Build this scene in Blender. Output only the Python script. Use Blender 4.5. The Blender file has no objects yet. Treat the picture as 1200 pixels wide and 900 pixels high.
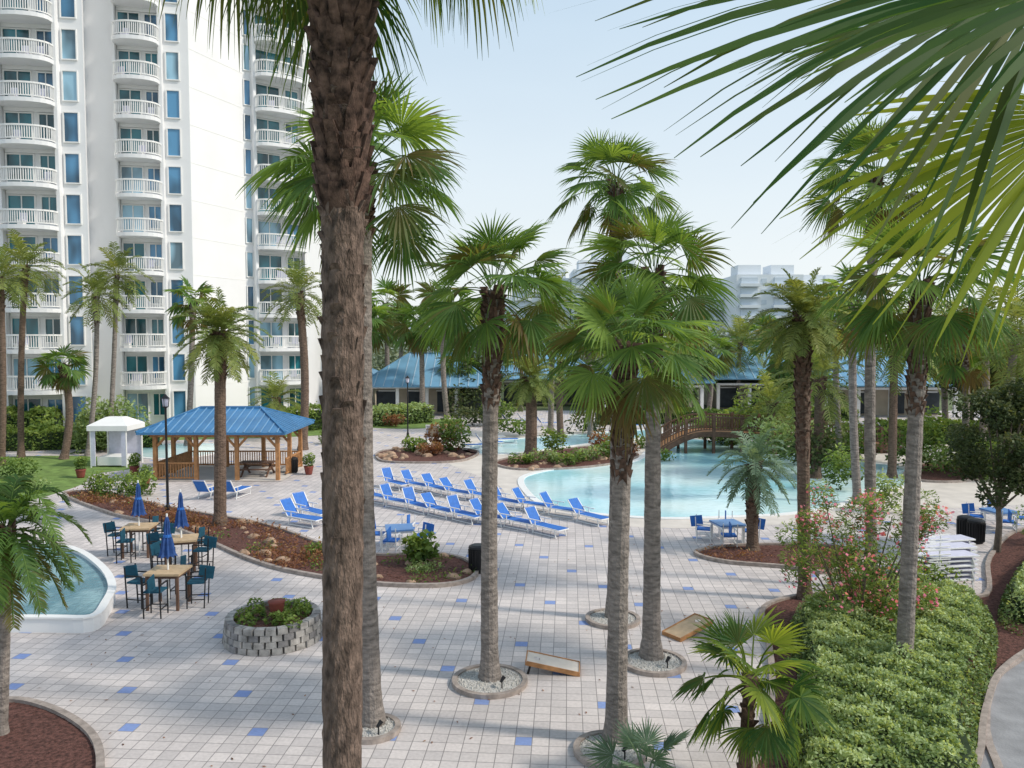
import bpy, math, random
import numpy as np
from mathutils import Vector
H=7.5; F=933.0; TH=math.atan(50/933.0); CS,SN=math.cos(TH),math.sin(TH)
rnd=random.Random(7)
# ---- pixel helpers
def G(px,py,z=0.0):
    dx=(px-600)/F; dy=(py-450)/F
    vy=CS-dy*SN; vz=-SN-dy*CS
    t=(z-H)/vz
    return (dx*t,vy*t,z)
def W(px,py,d):
    dx=(px-600)/F; dy=(py-450)/F
    vy=CS-dy*SN; vz=-SN-dy*CS
    t=d/vy
    return (dx*t,d,H+vz*t)
sc=bpy.context.scene
# ---------------- materials
def nodes(name):
    m=bpy.data.materials.new(name); m.use_nodes=True
    nt=m.node_tree; b=nt.nodes['Principled BSDF']; return m,nt,b
def M(name,col,rough=.8,var=.2,scale=3,bump=.15,bscale=None,metal=0,spec=.3,dist=.02,st=(1,1,1),bst=(1,1,1)):
    m,nt,b=nodes(name); N=nt.nodes.new; L=nt.links.new
    tc=N('ShaderNodeTexCoord'); no=N('ShaderNodeTexNoise'); no.inputs['Scale'].default_value=scale; no.inputs['Detail'].default_value=5
    mp=N('ShaderNodeMapping'); mp.inputs['Scale'].default_value=st; L(tc.outputs['Object'],mp.inputs[0])
    L(mp.outputs[0],no.inputs['Vector'])
    r=N('ShaderNodeValToRGB'); r.color_ramp.elements[0].position=.3; r.color_ramp.elements[1].position=.72
    r.color_ramp.elements[0].color=[max(0,c*(1-var)) for c in col]+[1]; r.color_ramp.elements[1].color=[min(1,c*(1+var)) for c in col]+[1]
    L(no.outputs['Fac'],r.inputs['Fac']); L(r.outputs['Color'],b.inputs['Base Color'])
    b.inputs['Roughness'].default_value=rough; b.inputs['Metallic'].default_value=metal
    b.inputs['Specular IOR Level'].default_value=spec
    if bump>0:
        n2=N('ShaderNodeTexNoise'); n2.inputs['Scale'].default_value=bscale or scale*6; n2.inputs['Detail'].default_value=6
        mp2=N('ShaderNodeMapping'); mp2.inputs['Scale'].default_value=bst; L(tc.outputs['Object'],mp2.inputs[0]); L(mp2.outputs[0],n2.inputs['Vector'])
        bp=N('ShaderNodeBump'); bp.inputs['Strength'].default_value=bump; bp.inputs['Distance'].default_value=dist
        L(n2.outputs['Fac'],bp.inputs['Height']); L(bp.outputs['Normal'],b.inputs['Normal'])
    return m
def LEAF(name,dark,mid,light,trans=.35,rough=.55,spec=.2):
    m,nt,b=nodes(name); N=nt.nodes.new; L=nt.links.new
    at=N('ShaderNodeAttribute'); at.attribute_name='Col'
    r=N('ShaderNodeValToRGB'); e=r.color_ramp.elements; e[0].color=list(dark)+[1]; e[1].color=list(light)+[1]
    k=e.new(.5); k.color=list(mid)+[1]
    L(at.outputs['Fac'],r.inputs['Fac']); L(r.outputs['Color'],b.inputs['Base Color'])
    b.inputs['Roughness'].default_value=rough; b.inputs['Specular IOR Level'].default_value=spec
    t=N('ShaderNodeBsdfTranslucent'); mx=N('ShaderNodeMixShader'); mx.inputs[0].default_value=trans
    g=N('ShaderNodeMix'); g.data_type='RGBA'; g.blend_type='MULTIPLY'; g.inputs[0].default_value=1
    L(r.outputs['Color'],g.inputs[6]); g.inputs[7].default_value=(2.1,1.8,.7,1)
    L(g.outputs[2],t.inputs['Color'])
    L(b.outputs[0],mx.inputs[1]); L(t.outputs[0],mx.inputs[2]); L(mx.outputs[0],nt.nodes['Material Output'].inputs[0])
    return m
def paver():
    m,nt,b=nodes('paver'); N=nt.nodes.new; L=nt.links.new
    tc=N('ShaderNodeTexCoord'); mp=N('ShaderNodeMapping'); mp.inputs['Rotation'].default_value=(0,0,math.radians(4)); L(tc.outputs['Object'],mp.inputs[0])
    br=N('ShaderNodeTexBrick'); br.offset=0; br.inputs['Scale'].default_value=1; br.inputs['Brick Width'].default_value=.32; br.inputs['Row Height'].default_value=.32
    br.inputs['Mortar Size'].default_value=.010; br.inputs['Mortar Smooth'].default_value=.3
    br.inputs['Color1'].default_value=(.60,.545,.525,1); br.inputs['Color2'].default_value=(.475,.435,.425,1); br.inputs['Mortar'].default_value=(.24,.22,.215,1)
    L(mp.outputs[0],br.inputs['Vector'])
    sx=N('ShaderNodeSeparateXYZ'); L(mp.outputs[0],sx.inputs[0])
    def ma(op,a,bv=None,c=None):
        n=N('ShaderNodeMath'); n.operation=op
        for i,x in enumerate((a,bv,c)):
            if x is None: continue
            if isinstance(x,(int,float)): n.inputs[i].default_value=x
            else: L(x,n.inputs[i])
        return n.outputs[0]
    ix=ma('FLOOR',ma('DIVIDE',sx.outputs[0],.32)); iy=ma('FLOOR',ma('DIVIDE',sx.outputs[1],.32))
    row=ma('FLOOR',ma('DIVIDE',iy,5)); 
    c1=ma('LESS_THAN',ma('FLOORED_MODULO',iy,5),.5)
    c2=ma('LESS_THAN',ma('FLOORED_MODULO',ma('ADD',ix,ma('MULTIPLY',row,3)),8),.5)
    blue=ma('MULTIPLY',c1,c2)
    notm=ma('SUBTRACT',1,br.outputs['Fac']); bf=ma('MULTIPLY',ma('MULTIPLY',blue,notm),.85)
    n1=N('ShaderNodeTexNoise'); n1.inputs['Scale'].default_value=.35; n1.inputs['Detail'].default_value=6; L(tc.outputs['Object'],n1.inputs[0])
    n2=N('ShaderNodeTexNoise'); n2.inputs['Scale'].default_value=14; n2.inputs['Detail'].default_value=6; L(tc.outputs['Object'],n2.inputs[0])
    v=ma('ADD',ma('MULTIPLY',n1.outputs['Fac'],.6),ma('ADD',ma('MULTIPLY',n2.outputs['Fac'],.45),.5))
    mb_=N('ShaderNodeMix'); mb_.data_type='RGBA'; L(bf,mb_.inputs[0]); L(br.outputs['Color'],mb_.inputs[6]); mb_.inputs[7].default_value=(.13,.23,.52,1)
    mu=N('ShaderNodeVectorMath'); mu.operation='SCALE'; L(mb_.outputs[2],mu.inputs[0]); L(v,mu.inputs['Scale'])
    L(mu.outputs[0],b.inputs['Base Color']); b.inputs['Roughness'].default_value=.75
    bp=N('ShaderNodeBump'); bp.inputs['Strength'].default_value=.4; bp.inputs['Distance'].default_value=.01; bp.invert=True
    L(br.outputs['Fac'],bp.inputs['Height']); L(bp.outputs[0],b.inputs['Normal'])
    return m
def watermat(name,c1,c2,sc_=.12,bst=.35,bs=2.5):
    m,nt,b=nodes(name); N=nt.nodes.new; L=nt.links.new
    tc=N('ShaderNodeTexCoord'); n=N('ShaderNodeTexNoise'); n.inputs['Scale'].default_value=sc_; L(tc.outputs['Object'],n.inputs[0])
    r=N('ShaderNodeValToRGB'); r.color_ramp.elements[0].position=.38; r.color_ramp.elements[1].position=.6
    r.color_ramp.elements[0].color=list(c1)+[1]; r.color_ramp.elements[1].color=list(c2)+[1]
    L(n.outputs['Fac'],r.inputs['Fac']); L(r.outputs[0],b.inputs['Base Color'])
    b.inputs['Roughness'].default_value=.08; b.inputs['IOR'].default_value=1.33
    n2=N('ShaderNodeTexNoise'); n2.inputs['Scale'].default_value=bs; n2.inputs['Detail'].default_value=4; L(tc.outputs['Object'],n2.inputs[0])
    bp=N('ShaderNodeBump'); bp.inputs['Strength'].default_value=bst; bp.inputs['Distance'].default_value=.05
    L(n2.outputs['Fac'],bp.inputs['Height']); L(bp.outputs[0],b.inputs['Normal'])
    return m
def glassmat(name,c,rough=.06):
    m,nt,b=nodes(name); b.inputs['Roughness'].default_value=rough; b.inputs['Specular IOR Level'].default_value=.7
    N=nt.nodes.new; L=nt.links.new; tc=N('ShaderNodeTexCoord'); mp=N('ShaderNodeMapping'); mp.inputs['Scale'].default_value=(1,1,.4); L(tc.outputs['Object'],mp.inputs[0])
    n=N('ShaderNodeTexNoise'); n.inputs['Scale'].default_value=.8; n.inputs['Detail'].default_value=1; L(mp.outputs[0],n.inputs[0]); r=N('ShaderNodeValToRGB')
    r.color_ramp.elements[0].position=.38; r.color_ramp.elements[1].position=.62; r.color_ramp.elements[0].color=[x*.45 for x in c]+[1]; r.color_ramp.elements[1].color=[x*1.5 for x in c]+[1]
    L(n.outputs['Fac'],r.inputs[0]); L(r.outputs[0],b.inputs['Base Color']); return m
PAV=paver()
CONC=M('concrete_deck',(.61,.56,.51),.8,.1,1.2,.1)
GRASS=M('lawn',(.15,.23,.06),.9,.35,2,.6)
LAND=M('land',(.12,.15,.07),.95,.4,.05,.0)
MULCH=M('mulch',(.135,.062,.05),.95,.6,14,1,40,dist=.05)
PEB=M('white_pebbles',(.55,.53,.5),.7,.45,30,1,45,dist=.04)
KERB=M('kerb_stone',(.33,.28,.25),.85,.3,6,.4)
STONE=M('stacked_stone',(.36,.34,.32),.85,.4,5,.5)
STONE2=M('stacked_stone_dark',(.23,.22,.22),.85,.4,5,.5)
ROCK=M('rock',(.38,.26,.18),.9,.4,4,.6)
WHITE=M('white_wall',(.76,.765,.775),.7,.04,.3,.05)
WPAINT=M('white_paint',(.78,.78,.77),.5,.04,2,0)
GDARK=glassmat('window_glass_teal',(.018,.12,.15)); GBLUE=glassmat('window_glass_blue',(.06,.18,.31)); GLIGHT=glassmat('window_glass_curtain',(.20,.34,.43))
ROOF=M('blue_metal_roof',(.06,.20,.40),.38,.15,1,.03,metal=.15)
ROOFR=M('blue_roof_seam',(.16,.32,.50),.4,.1,1,0)
ROOF2=M('hazed_blue_roof',(.15,.32,.48),.45,.15,.5,.03); ROOFR2=M('hazed_roof_seam',(.32,.46,.58),.5,.1,1,0)  # pavilion roofs: distance haze painted in as paler blues, not weathering
WOOD=M('cedar_wood',(.42,.21,.09),.65,.3,5,.2)
DWOOD=M('dark_wood',(.14,.08,.055),.7,.3,5,.2)
BEIGE=M('beige_wall',(.48,.41,.32),.85,.15,1,.05)
DARKIN=M('dark_opening',(.035,.045,.055),.5,.3,2,0)
BLACK=M('black_metal',(.015,.015,.017),.45,.2,4,0)
BLUEF=M('blue_sling',(.03,.15,.50),.6,.12,8,.05)
TEAL=M('teal_cushion',(.012,.075,.12),.8,.2,8,.05)
NAVY=M('navy_canvas',(.03,.08,.25),.8,.25,8,.3)
TABLE=M('table_top',(.50,.36,.22),.5,.15,6,.05)
LILAC=M('white_sling',(.60,.60,.72),.6,.08,6,0)
POT=M('terracotta',(.22,.06,.045),.7,.2,6,.1)
WATER=watermat('pool_water',(.34,.68,.77),(.68,.86,.87))
WATER2=watermat('fountain_water',(.12,.25,.30),(.26,.42,.46),.9,1,7)
TRG=M('palm_trunk_grey',(.235,.205,.185),.95,.45,5,1,16,dist=.05,st=(1,1,3),bst=(1.5,1.5,1))
TRB=M('palm_trunk_brown',(.15,.105,.08),.95,.45,6,1,18,dist=.05,st=(1,1,3))
NTR=M('near_palm_trunk',(.175,.125,.10),.95,.62,5,1,16,dist=.08,st=(2.4,2.4,1.2),bst=(2.6,2.6,.8))
BOOT=M('palm_boots',(.11,.068,.05),.95,.65,8,.6)
NBOOT=M('near_palm_boots',(.12,.073,.056),.95,.85,9,1,30,bst=(3,3,.6))
BARK=M('bark',(.15,.12,.095),.95,.3,8,.8)
FAN=LEAF('fan_palm_leaf',(.16,.12,.055),(.06,.135,.038),(.20,.31,.075),.4)
FANN=LEAF('near_palm_leaf',(.12,.12,.035),(.035,.10,.03),(.24,.31,.05),.5)
DATE=LEAF('date_palm_leaf',(.11,.11,.045),(.14,.20,.06),(.32,.35,.12),.32)
BLUEP=LEAF('blue_palm_leaf',(.07,.11,.06),(.12,.20,.14),(.22,.32,.23),.3)
HEDGE=LEAF('hedge_leaf',(.05,.09,.025),(.21,.30,.12),(.50,.60,.34),.3)
SHR=LEAF('shrub_leaf',(.03,.065,.018),(.13,.21,.05),(.34,.43,.12),.3)
DKT=LEAF('dark_tree_leaf',(.025,.04,.018),(.06,.09,.035),(.17,.18,.09),.25)
REDL=LEAF('red_leaf',(.10,.05,.03),(.26,.12,.07),(.38,.28,.12),.3)
PINK=LEAF('pink_flower',(.6,.14,.25),(.75,.22,.36),(.85,.45,.55),.3)
HAZE=LEAF('hazed_distant_leaf',(.09,.125,.09),(.15,.19,.125),(.25,.29,.19),.15)  # greens greyed, air haze painted into the leaf colour
HAZE2=LEAF('hazed_far_leaf',(.24,.30,.30),(.31,.37,.36),(.38,.44,.41),.1)  # farther trees: more haze mixed into the colour, paler and bluer
HZW=M('hazed_distant_wall',(.72,.76,.80),.9,.05,.02,0); HZG=M('hazed_distant_window',(.56,.63,.70),.7,.1,.02,0)  # aerial haze put into these pale wall and window colours
# ---------------- mesh builder
class MB:
    def __init__(s): s.v=[];s.f=[];s.m=[];s.mats=[]
    def mi(s,mat):
        if mat not in s.mats: s.mats.append(mat)
        return s.mats.index(mat)
    def add(s,vs,fs,mat):
        o=len(s.v); s.v+= [tuple(x) for x in vs]; k=s.mi(mat)
        for f in fs: s.f.append(tuple(i+o for i in f)); s.m.append(k)
    def box(s,c,d,mat,rz=0,rx=0,taper=1):
        hx,hy,hz=d[0]/2,d[1]/2,d[2]/2; vs=[]
        for z in(-1,1):
            t=taper if z>0 else 1
            for x,y in((-1,-1),(1,-1),(1,1),(-1,1)):
                X,Y,Z=x*hx*t,y*hy*t,z*hz
                if rx: Y,Z=Y*math.cos(rx)-Z*math.sin(rx),Y*math.sin(rx)+Z*math.cos(rx)
                vs.append((c[0]+X*math.cos(rz)-Y*math.sin(rz),c[1]+X*math.sin(rz)+Y*math.cos(rz),c[2]+Z))
        s.add(vs,[(0,3,2,1),(4,5,6,7),(0,1,5,4),(1,2,6,5),(2,3,7,6),(3,0,4,7)],mat)
    def bar(s,p,q,w,h,mat):
        p=Vector(p);q=Vector(q);d=(q-p).normalized(); u=Vector((0,0,1))
        if abs(d.z)>.95:u=Vector((1,0,0))
        a=d.cross(u).normalized()*w/2; b=a.cross(d).normalized()*h/2
        vs=[p-a-b,p+a-b,p+a+b,p-a+b,q-a-b,q+a-b,q+a+b,q-a+b]
        s.add(vs,[(0,3,2,1),(4,5,6,7),(0,1,5,4),(1,2,6,5),(2,3,7,6),(3,0,4,7)],mat)
    def tube(s,pts,rad,n,mat,cap=True,jit=0):
        vs=[];fs=[]
        for i,p in enumerate(pts):
            p=Vector(p); a=Vector(pts[max(0,i-1)]);b=Vector(pts[min(len(pts)-1,i+1)]);d=(b-a).normalized()
            u=Vector((1,0,0)) if abs(d.x)<.9 else Vector((0,1,0))
            e=d.cross(u).normalized(); g=d.cross(e)
            r=rad[i] if isinstance(rad,(list,tuple)) else rad
            for k in range(n):
                t=2*math.pi*k/n; rr=r*(1+rnd.uniform(-jit,jit)); vs.append(p+e*math.cos(t)*rr+g*math.sin(t)*rr)
        for i in range(len(pts)-1):
            for k in range(n):
                k2=(k+1)%n; fs.append((i*n+k,i*n+k2,(i+1)*n+k2,(i+1)*n+k))
        if cap: fs.append(tuple(range(n))[::-1]); fs.append(tuple((len(pts)-1)*n+k for k in range(n)))
        s.add(vs,fs,mat)
    def prism(s,poly,z0,z1,mat):
        n=len(poly); vs=[(p[0],p[1],z0) for p in poly]+[(p[0],p[1],z1) for p in poly]
        fs=[(i,(i+1)%n,(i+1)%n+n,i+n) for i in range(n)]+[tuple(range(n,2*n)),tuple(range(n))[::-1]]
        s.add(vs,fs,mat)
    def sheet(s,poly,z,mat): s.add([(p[0],p[1],z) for p in poly],[tuple(range(len(poly)))],mat)
    def build(s,name,parent=None,smooth=False,loc=None):
        me=bpy.data.meshes.new(name); me.from_pydata(s.v,[],s.f)
        for m in s.mats: me.materials.append(m)
        me.polygons.foreach_set('material_index',s.m)
        if smooth: me.polygons.foreach_set('use_smooth',[True]*len(s.f))
        me.update(); return inst(name,me,loc,parent=parent)
def inst(name,me,loc=None,rz=0,sc_=1,parent=None):
    o=bpy.data.objects.new(name,me); sc.collection.objects.link(o)
    if loc is not None:o.location=loc
    o.rotation_euler[2]=rz; o.scale=(sc_,)*3 if isinstance(sc_,(int,float)) else sc_
    if parent:o.parent=parent
    return o
def empty(name,loc=(0,0,0)):
    o=bpy.data.objects.new(name,None); sc.collection.objects.link(o); o.location=loc; o.empty_display_size=.2; return o
def npmesh(name,V,Fq,col,mat,extra=None):
    V=np.asarray(V,dtype=np.float32); Fq=np.asarray(Fq,dtype=np.int32)
    me=bpy.data.meshes.new(name); me.vertices.add(len(V)); me.vertices.foreach_set('co',V.ravel())
    me.loops.add(Fq.size); me.loops.foreach_set('vertex_index',Fq.ravel())
    me.polygons.add(len(Fq)); me.polygons.foreach_set('loop_start',np.arange(0,Fq.size,4,dtype=np.int32))
    me.update(calc_edges=True)
    a=me.color_attributes.new('Col','FLOAT_COLOR','POINT'); c=np.ones((len(V),4),dtype=np.float32); c[:,:3]=np.asarray(col,dtype=np.float32)[:,None]
    a.data.foreach_set('color',c.ravel()); me.materials.append(mat); me.validate(); return me
def smoothpoly(pts,n=5,closed=True):
    out=[];N=len(pts)
    for i in range(N if closed else N-1):
        g=(lambda k:pts[k%N]) if closed else (lambda k:pts[min(max(k,0),N-1)])
        p0,p1,p2,p3=[Vector(g(i+k)[:2]) for k in(-1,0,1,2)]
        for k in range(n):
            t=k/n
            out.append(tuple(.5*((2*p1)+(p2-p0)*t+(2*p0-5*p1+4*p2-p3)*t*t+(3*p1-p0-3*p2+p3)*t**3)))
    return out
def kerb(mb,poly,w,h,mat,closed=True,z=0):
    n=len(poly); rings=[]
    for i in range(n):
        a=Vector(poly[(i-1)%n]);b=Vector(poly[(i+1)%n]); d=(b-a); d=d.normalized() if d.length>0 else Vector((1,0))
        nn=Vector((-d.y,d.x))*w/2; p=Vector(poly[i]); rings.append((p-nn,p+nn))
    vs=[];fs=[]
    for a,b in rings: vs+=[(a.x,a.y,z),(a.x,a.y,z+h),(b.x,b.y,z+h),(b.x,b.y,z)]
    for i in range(n):
        j=(i+1)%n
        for k in range(3): fs.append((i*4+k,i*4+k+1,j*4+k+1,j*4+k))
    mb.add(vs,fs,mat)
def inpoly(P,poly):
    x,y=P[:,0],P[:,1]; ins=np.zeros(len(P),bool); n=len(poly)
    for i in range(n):
        x1,y1=poly[i][:2];x2,y2=poly[(i+1)%n][:2]
        c=((y1>y)!=(y2>y))&(x<(x2-x1)*(y-y1)/((y2-y1) if y2!=y1 else 1e-9)+x1); ins^=c
    return ins
def leaves(name,P,size,col,mat,rs,parent=None,up=.3,asp=.5):
    N=len(P); d=rs.normal(size=(N,3)); d[:,2]=d[:,2]*.6+up*.5; d/=np.linalg.norm(d,axis=1)[:,None]
    e=np.cross(d,rs.normal(size=(N,3))); e/=np.linalg.norm(e,axis=1)[:,None]
    s=(size*rs.uniform(.6,1.3,N))[:,None]
    V=np.stack([P-d*s*.5,P+e*s*asp*.5,P+d*s*.5,P-e*s*asp*.5],1).reshape(-1,3)
    Fq=np.arange(4*N).reshape(-1,4); me=npmesh(name,V,Fq,np.repeat(np.clip(col,0,1),4),mat)
    return inst(name,me,parent=parent)
def blobs(centers,radii,n,rs,shell=.75):
    P=[];C=[]
    for c,r in zip(centers,radii):
        r=np.array(r if hasattr(r,'__len__') else (r,r,r)); k=max(4,int(n/len(centers)))
        d=rs.normal(size=(k,3)); d/=np.linalg.norm(d,axis=1)[:,None]; q=rs.uniform(0,1,k)**(1/3.)*(1-shell)+shell*rs.uniform(.7,1.05,k)
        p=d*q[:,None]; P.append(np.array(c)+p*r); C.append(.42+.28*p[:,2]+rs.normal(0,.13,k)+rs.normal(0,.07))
    return np.concatenate(P),np.concatenate(C)
# ---------------- palms
def unit(v): v=np.array(v,float); return v/np.linalg.norm(v)
def fan_leaf(V,Q,C,hub,ax,nm,R,nseg,span,g,rs,col,join=.5,back=.30):
    ax=unit(ax); side=unit(np.cross(nm,ax)); nm=np.cross(ax,side); dphi=2*span/(nseg-1)
    fr=[.03,.28,.5,.68,.85,1.0]
    for k in range(nseg):
        ph=-span+dphi*(k+rs.uniform(-.15,.15)); d=math.cos(ph)*ax+math.sin(ph)*side; pr=-math.sin(ph)*ax+math.cos(ph)*side
        L=R*(1-back+back*math.cos(ph*.8))*rs.uniform(.86,1.08); sgn=1 if k%2 else -1
        p=np.array(hub,float)+d*L*fr[0]; o=len(V); dd=d; c=col+rs.normal(0,.08); gg=g*rs.uniform(.5,1.8)
        for i,f in enumerate(fr):
            if i>0:
                dd=unit(d+np.array([0,0,-1])*gg*max(0,f-.25)**1.6); p=p+dd*L*(fr[i]-fr[i-1])
            w=math.tan(dphi/2)*L*f if f<=join else math.tan(dphi/2)*L*join*((1-f)/(1-join))**.9+.0012
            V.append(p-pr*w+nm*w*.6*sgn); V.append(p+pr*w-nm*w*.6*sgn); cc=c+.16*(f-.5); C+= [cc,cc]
        for i in range(len(fr)-1):
            a=o+2*i; Q.append((a,a+1,a+3,a+2))
def strip(V,Q,C,pts,w,col):
    o=len(V)
    for i,p in enumerate(pts):
        t=unit(pts[min(i+1,len(pts)-1)]-pts[max(i-1,0)]); s=np.cross(t,[0,0,1]); n_=np.linalg.norm(s); s=s/n_ if n_>1e-4 else np.array([1,0,0.])
        u=np.cross(s,t)
        for a in((s),(-s*.5+u*.87),(-s*.5-u*.87)): V.append(p+a*w); C.append(col)
    for i in range(len(pts)-1):
        for k in range(3):
            k2=(k+1)%3; Q.append((o+3*i+k,o+3*i+k2,o+3*i+3+k2,o+3*i+3+k))
def fan_crown(seed,nf=30,pet=.95,R=1.1,nseg=26,lo=-60,g=1.6,mat=None,dead=3,join=.5,gap=None,pw=.85):
    rs=np.random.RandomState(seed); V=[];Q=[];C=[]
    for i in range(nf):
        t=i/(nf-1); az=i*2.39996+rs.normal(0,.22); el=math.radians(84+(lo-84)*t**pw+rs.normal(0,9))
        if gap and t>.3 and math.cos(az-gap)>.80: continue
        h=np.array([math.cos(az),math.sin(az),0]); Lp=pet*(.75+.35*min(1,t*2.5))*rs.uniform(.75,1.2)
        p=np.array([0,0,.15-.35*t])+h*.1; pts=[p]; 
        for k in range(4):
            e=el-.12*k; d=h*math.cos(e)+np.array([0,0,math.sin(e)]); p=p+d*Lp/4; pts.append(p)
        d=unit(pts[-1]-pts[-2]); 
        isd=i>=nf-dead
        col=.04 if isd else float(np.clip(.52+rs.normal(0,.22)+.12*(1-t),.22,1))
        strip(V,Q,C,pts,.014 if not isd else .012,col if isd else .75)
        ax=unit(d+np.array([0,0,-.15-.2*t])); tang=np.cross([0,0,1],h); nm=unit(np.cross(ax,tang)); 
        if nm[2]<0:nm=-nm
        nm=unit(nm+rs.normal(0,.42,3))
        fan_leaf(V,Q,C,pts[-1],ax,nm,R*(.75+.25*min(1,t*2.2+.3))*rs.uniform(.85,1.1),nseg,math.radians(rs.uniform(78,110)),g*(.4+t)*(2 if isd else 1),rs,col,join)
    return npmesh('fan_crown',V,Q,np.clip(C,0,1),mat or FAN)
def pin_crown(seed,nf=34,L=2.2,nl=34,ll=.42,lo=-45,g=1.1,mat=None,lw=1):
    rs=np.random.RandomState(seed); V=[];Q=[];C=[]
    for i in range(nf):
        t=i/(nf-1); az=i*2.39996+rs.normal(0,.15); el=math.radians(80+(lo-80)*t**.9+rs.normal(0,6))
        h=np.array([math.cos(az),math.sin(az),0]); d0=h*math.cos(el)+np.array([0,0,math.sin(el)]); Lf=L*rs.uniform(.85,1.1)*(.8+.2*min(1,3*t))
        p=np.array([0,0,.1-.3*t])+h*.08; pts=[p]
        for k in range(1,nl+1):
            f=k/nl; d=unit(d0+np.array([0,0,-1])*g*f**1.5*(.6+.6*math.cos(el))); p=p+d*Lf/nl; pts.append(p)
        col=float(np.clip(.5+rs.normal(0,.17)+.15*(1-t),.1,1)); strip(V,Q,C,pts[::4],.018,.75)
        for k in range(4,nl):
            f=k/nl; tn=unit(pts[k]-pts[k-1]); sd=unit(np.cross(tn,[0,0,1.])+1e-6); ln=ll*math.sin(math.pi*min(1,.12+f*.85))**.5*rs.uniform(.85,1.1); up=np.cross(sd,tn)
            for s in(-1,1):
                dl=unit(tn*.65+sd*s*.8+up*.25+rs.normal(0,.12,3)); o=len(V); w=(.020+ll*.01)*lw
                a=pts[k]; b=a+dl*ln*.55+np.array([0,0,-.03*ln]); e=b+unit(dl+np.array([0,0,-.6]))*ln*.45; wv=tn*w
                V+= [a-wv*.6,a+wv*.6,b-wv,b+wv,e-wv*.1,e+wv*.1]; c=col+rs.normal(0,.06); C+=[c]*6; Q+=[(o,o+1,o+3,o+2),(o+2,o+3,o+5,o+4)]
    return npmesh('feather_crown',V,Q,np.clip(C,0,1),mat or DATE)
FC=[fan_crown(s,34,.92,1.12,34,-40,1.15,None,1,.47,None,1.1) for s in(1,2,3)]
FCfar=[fan_crown(s,26,.9,1.15,16,-50,1.4) for s in(11,12)]
DC=[pin_crown(s,52,2.2,36,.5,-52,1.1,None,1.25) for s in(21,22)]
DCfar=[pin_crown(s,34,2.2,20,.52,-45,1.1,None,1.5) for s in(23,24)]
BC=pin_crown(31,40,1.9,32,.42,-50,1.4,BLUEP)
def trunk(base,top,r0,r1,mat,bootfrac=.25,seed=0,n=14,bend=.25,nboot=90,bootlen=.16,bulge=1.35,bm=None,jit=.0,mb=None,tube=True,pw=1.0):
    rs=random.Random(seed); mb=mb or MB(); b=Vector(base);t=Vector(top); Hh=(t-b).length; K=max(14,int(Hh/.12)); off=Vector((rs.uniform(-1,1),rs.uniform(-1,1),0))*bend
    def ctr(f): return b.lerp(t,f)+off*math.sin(f*math.pi)*.6
    pts=[];rad=[]
    for i in range(K+1):
        f=i/K; pts.append(ctr(f)); r=r0+(r1-r0)*f**.6
        if f<.06:r*=1+.35*(1-f/.06)
        if f>1-bootfrac:r*=1+.12*min(1,(f-1+bootfrac)/.08)
        rad.append(r*(1+rs.uniform(-.03,.03)))
    if tube: mb.tube(pts,rad,n,mat,jit=jit)
    for i in range(nboot):
        f=1-bootfrac+bootfrac*(i/nboot)**pw; az=i*2.39996+rs.uniform(-.2,.2); c=ctr(f); r=(r0+(r1-r0)*f**.6); h=Vector((math.cos(az),math.sin(az),0)); s=Vector((-h.y,h.x,0))
        bl=bootlen*rs.uniform(.6,1.4); w=r*.5*rs.uniform(.7,1.2); fl=bulge*(.75+.5*(f-1+bootfrac)/bootfrac)
        base_=c+h*r*.85-Vector((0,0,bl*.5)); 
        tip=c+h*(r*fl+rs.uniform(-.01,.06))+Vector((0,0,bl*.9))+s*rs.uniform(-.06,.06)
        tl=tip+s*w*.55;tr=tip-s*w*.55; mid=c+h*(r*(fl*.85+.1))+Vector((0,0,bl*.1))
        mb.add([base_-s*w,base_+s*w,tl,tr,mid,c+h*r*.7+Vector((0,0,bl))],[(0,1,4),(1,2,4),(2,3,4),(3,0,4),(2,1,5),(3,5,0),(2,5,3)],bm or BOOT)
    return mb
def palm(name,bpx,cpx,crown,scale,r0,r1=None,mat=None,bootfrac=.2,seed=1,nboot=80,bend=.2,d=None,bl=.16):
    base=G(*bpx) if d is None else (W(bpx[0],400,d)[0],d,0.0); top=W(cpx[0],cpx[1],base[1]); top=(top[0],base[1],top[2]-.15*scale)
    e=empty(name,base); o=trunk((0,0,0),tuple(top[i]-base[i] for i in range(3)),r0,r1 or r0*.75,mat or TRG,bootfrac,seed,nboot=nboot,bend=bend,bootlen=bl).build('trunk',e,False)
    c=inst('crown',crown,tuple(top[i]-base[i] for i in range(3)),rz=seed*1.7,sc_=scale,parent=e)
    return e,base,top
# ---------------- ground
g=MB(); g.sheet([(-1500,-300),(1500,-300),(1500,2500),(-1500,2500)],-.06,LAND); g.build('ground')
g=MB(); g.prism([(-70,4),(60,4),(60,86),(-70,86)],-.05,0,PAV); g.build('plaza_pavement')
g=MB(); g.sheet(smoothpoly([G(*p) for p in[(580,566),(600,590),(640,604),(700,614),(790,619),(880,616),(960,612),(1050,600),(1230,590),(1500,580),(1500,540),(1400,505),(1100,500),(960,505),(800,503),(700,505),(560,505),(500,515),(520,540)]]),.004,CONC); g.build('pool_deck_pavement')
g=MB()
pool=smoothpoly([G(*p) for p in[(612,560),(620,580),(645,594),(700,603),(780,608),(860,606),(930,602),(985,592),(1020,577),(1075,566),(1055,548),(985,538),(960,528),(900,523),(850,518),(800,515),(765,524),(745,540),(690,546),(650,550)]])
g.sheet(pool,.012,WATER); kerb(g,pool,.35,.045,WPAINT); g.build('swimming_pool')
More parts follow.
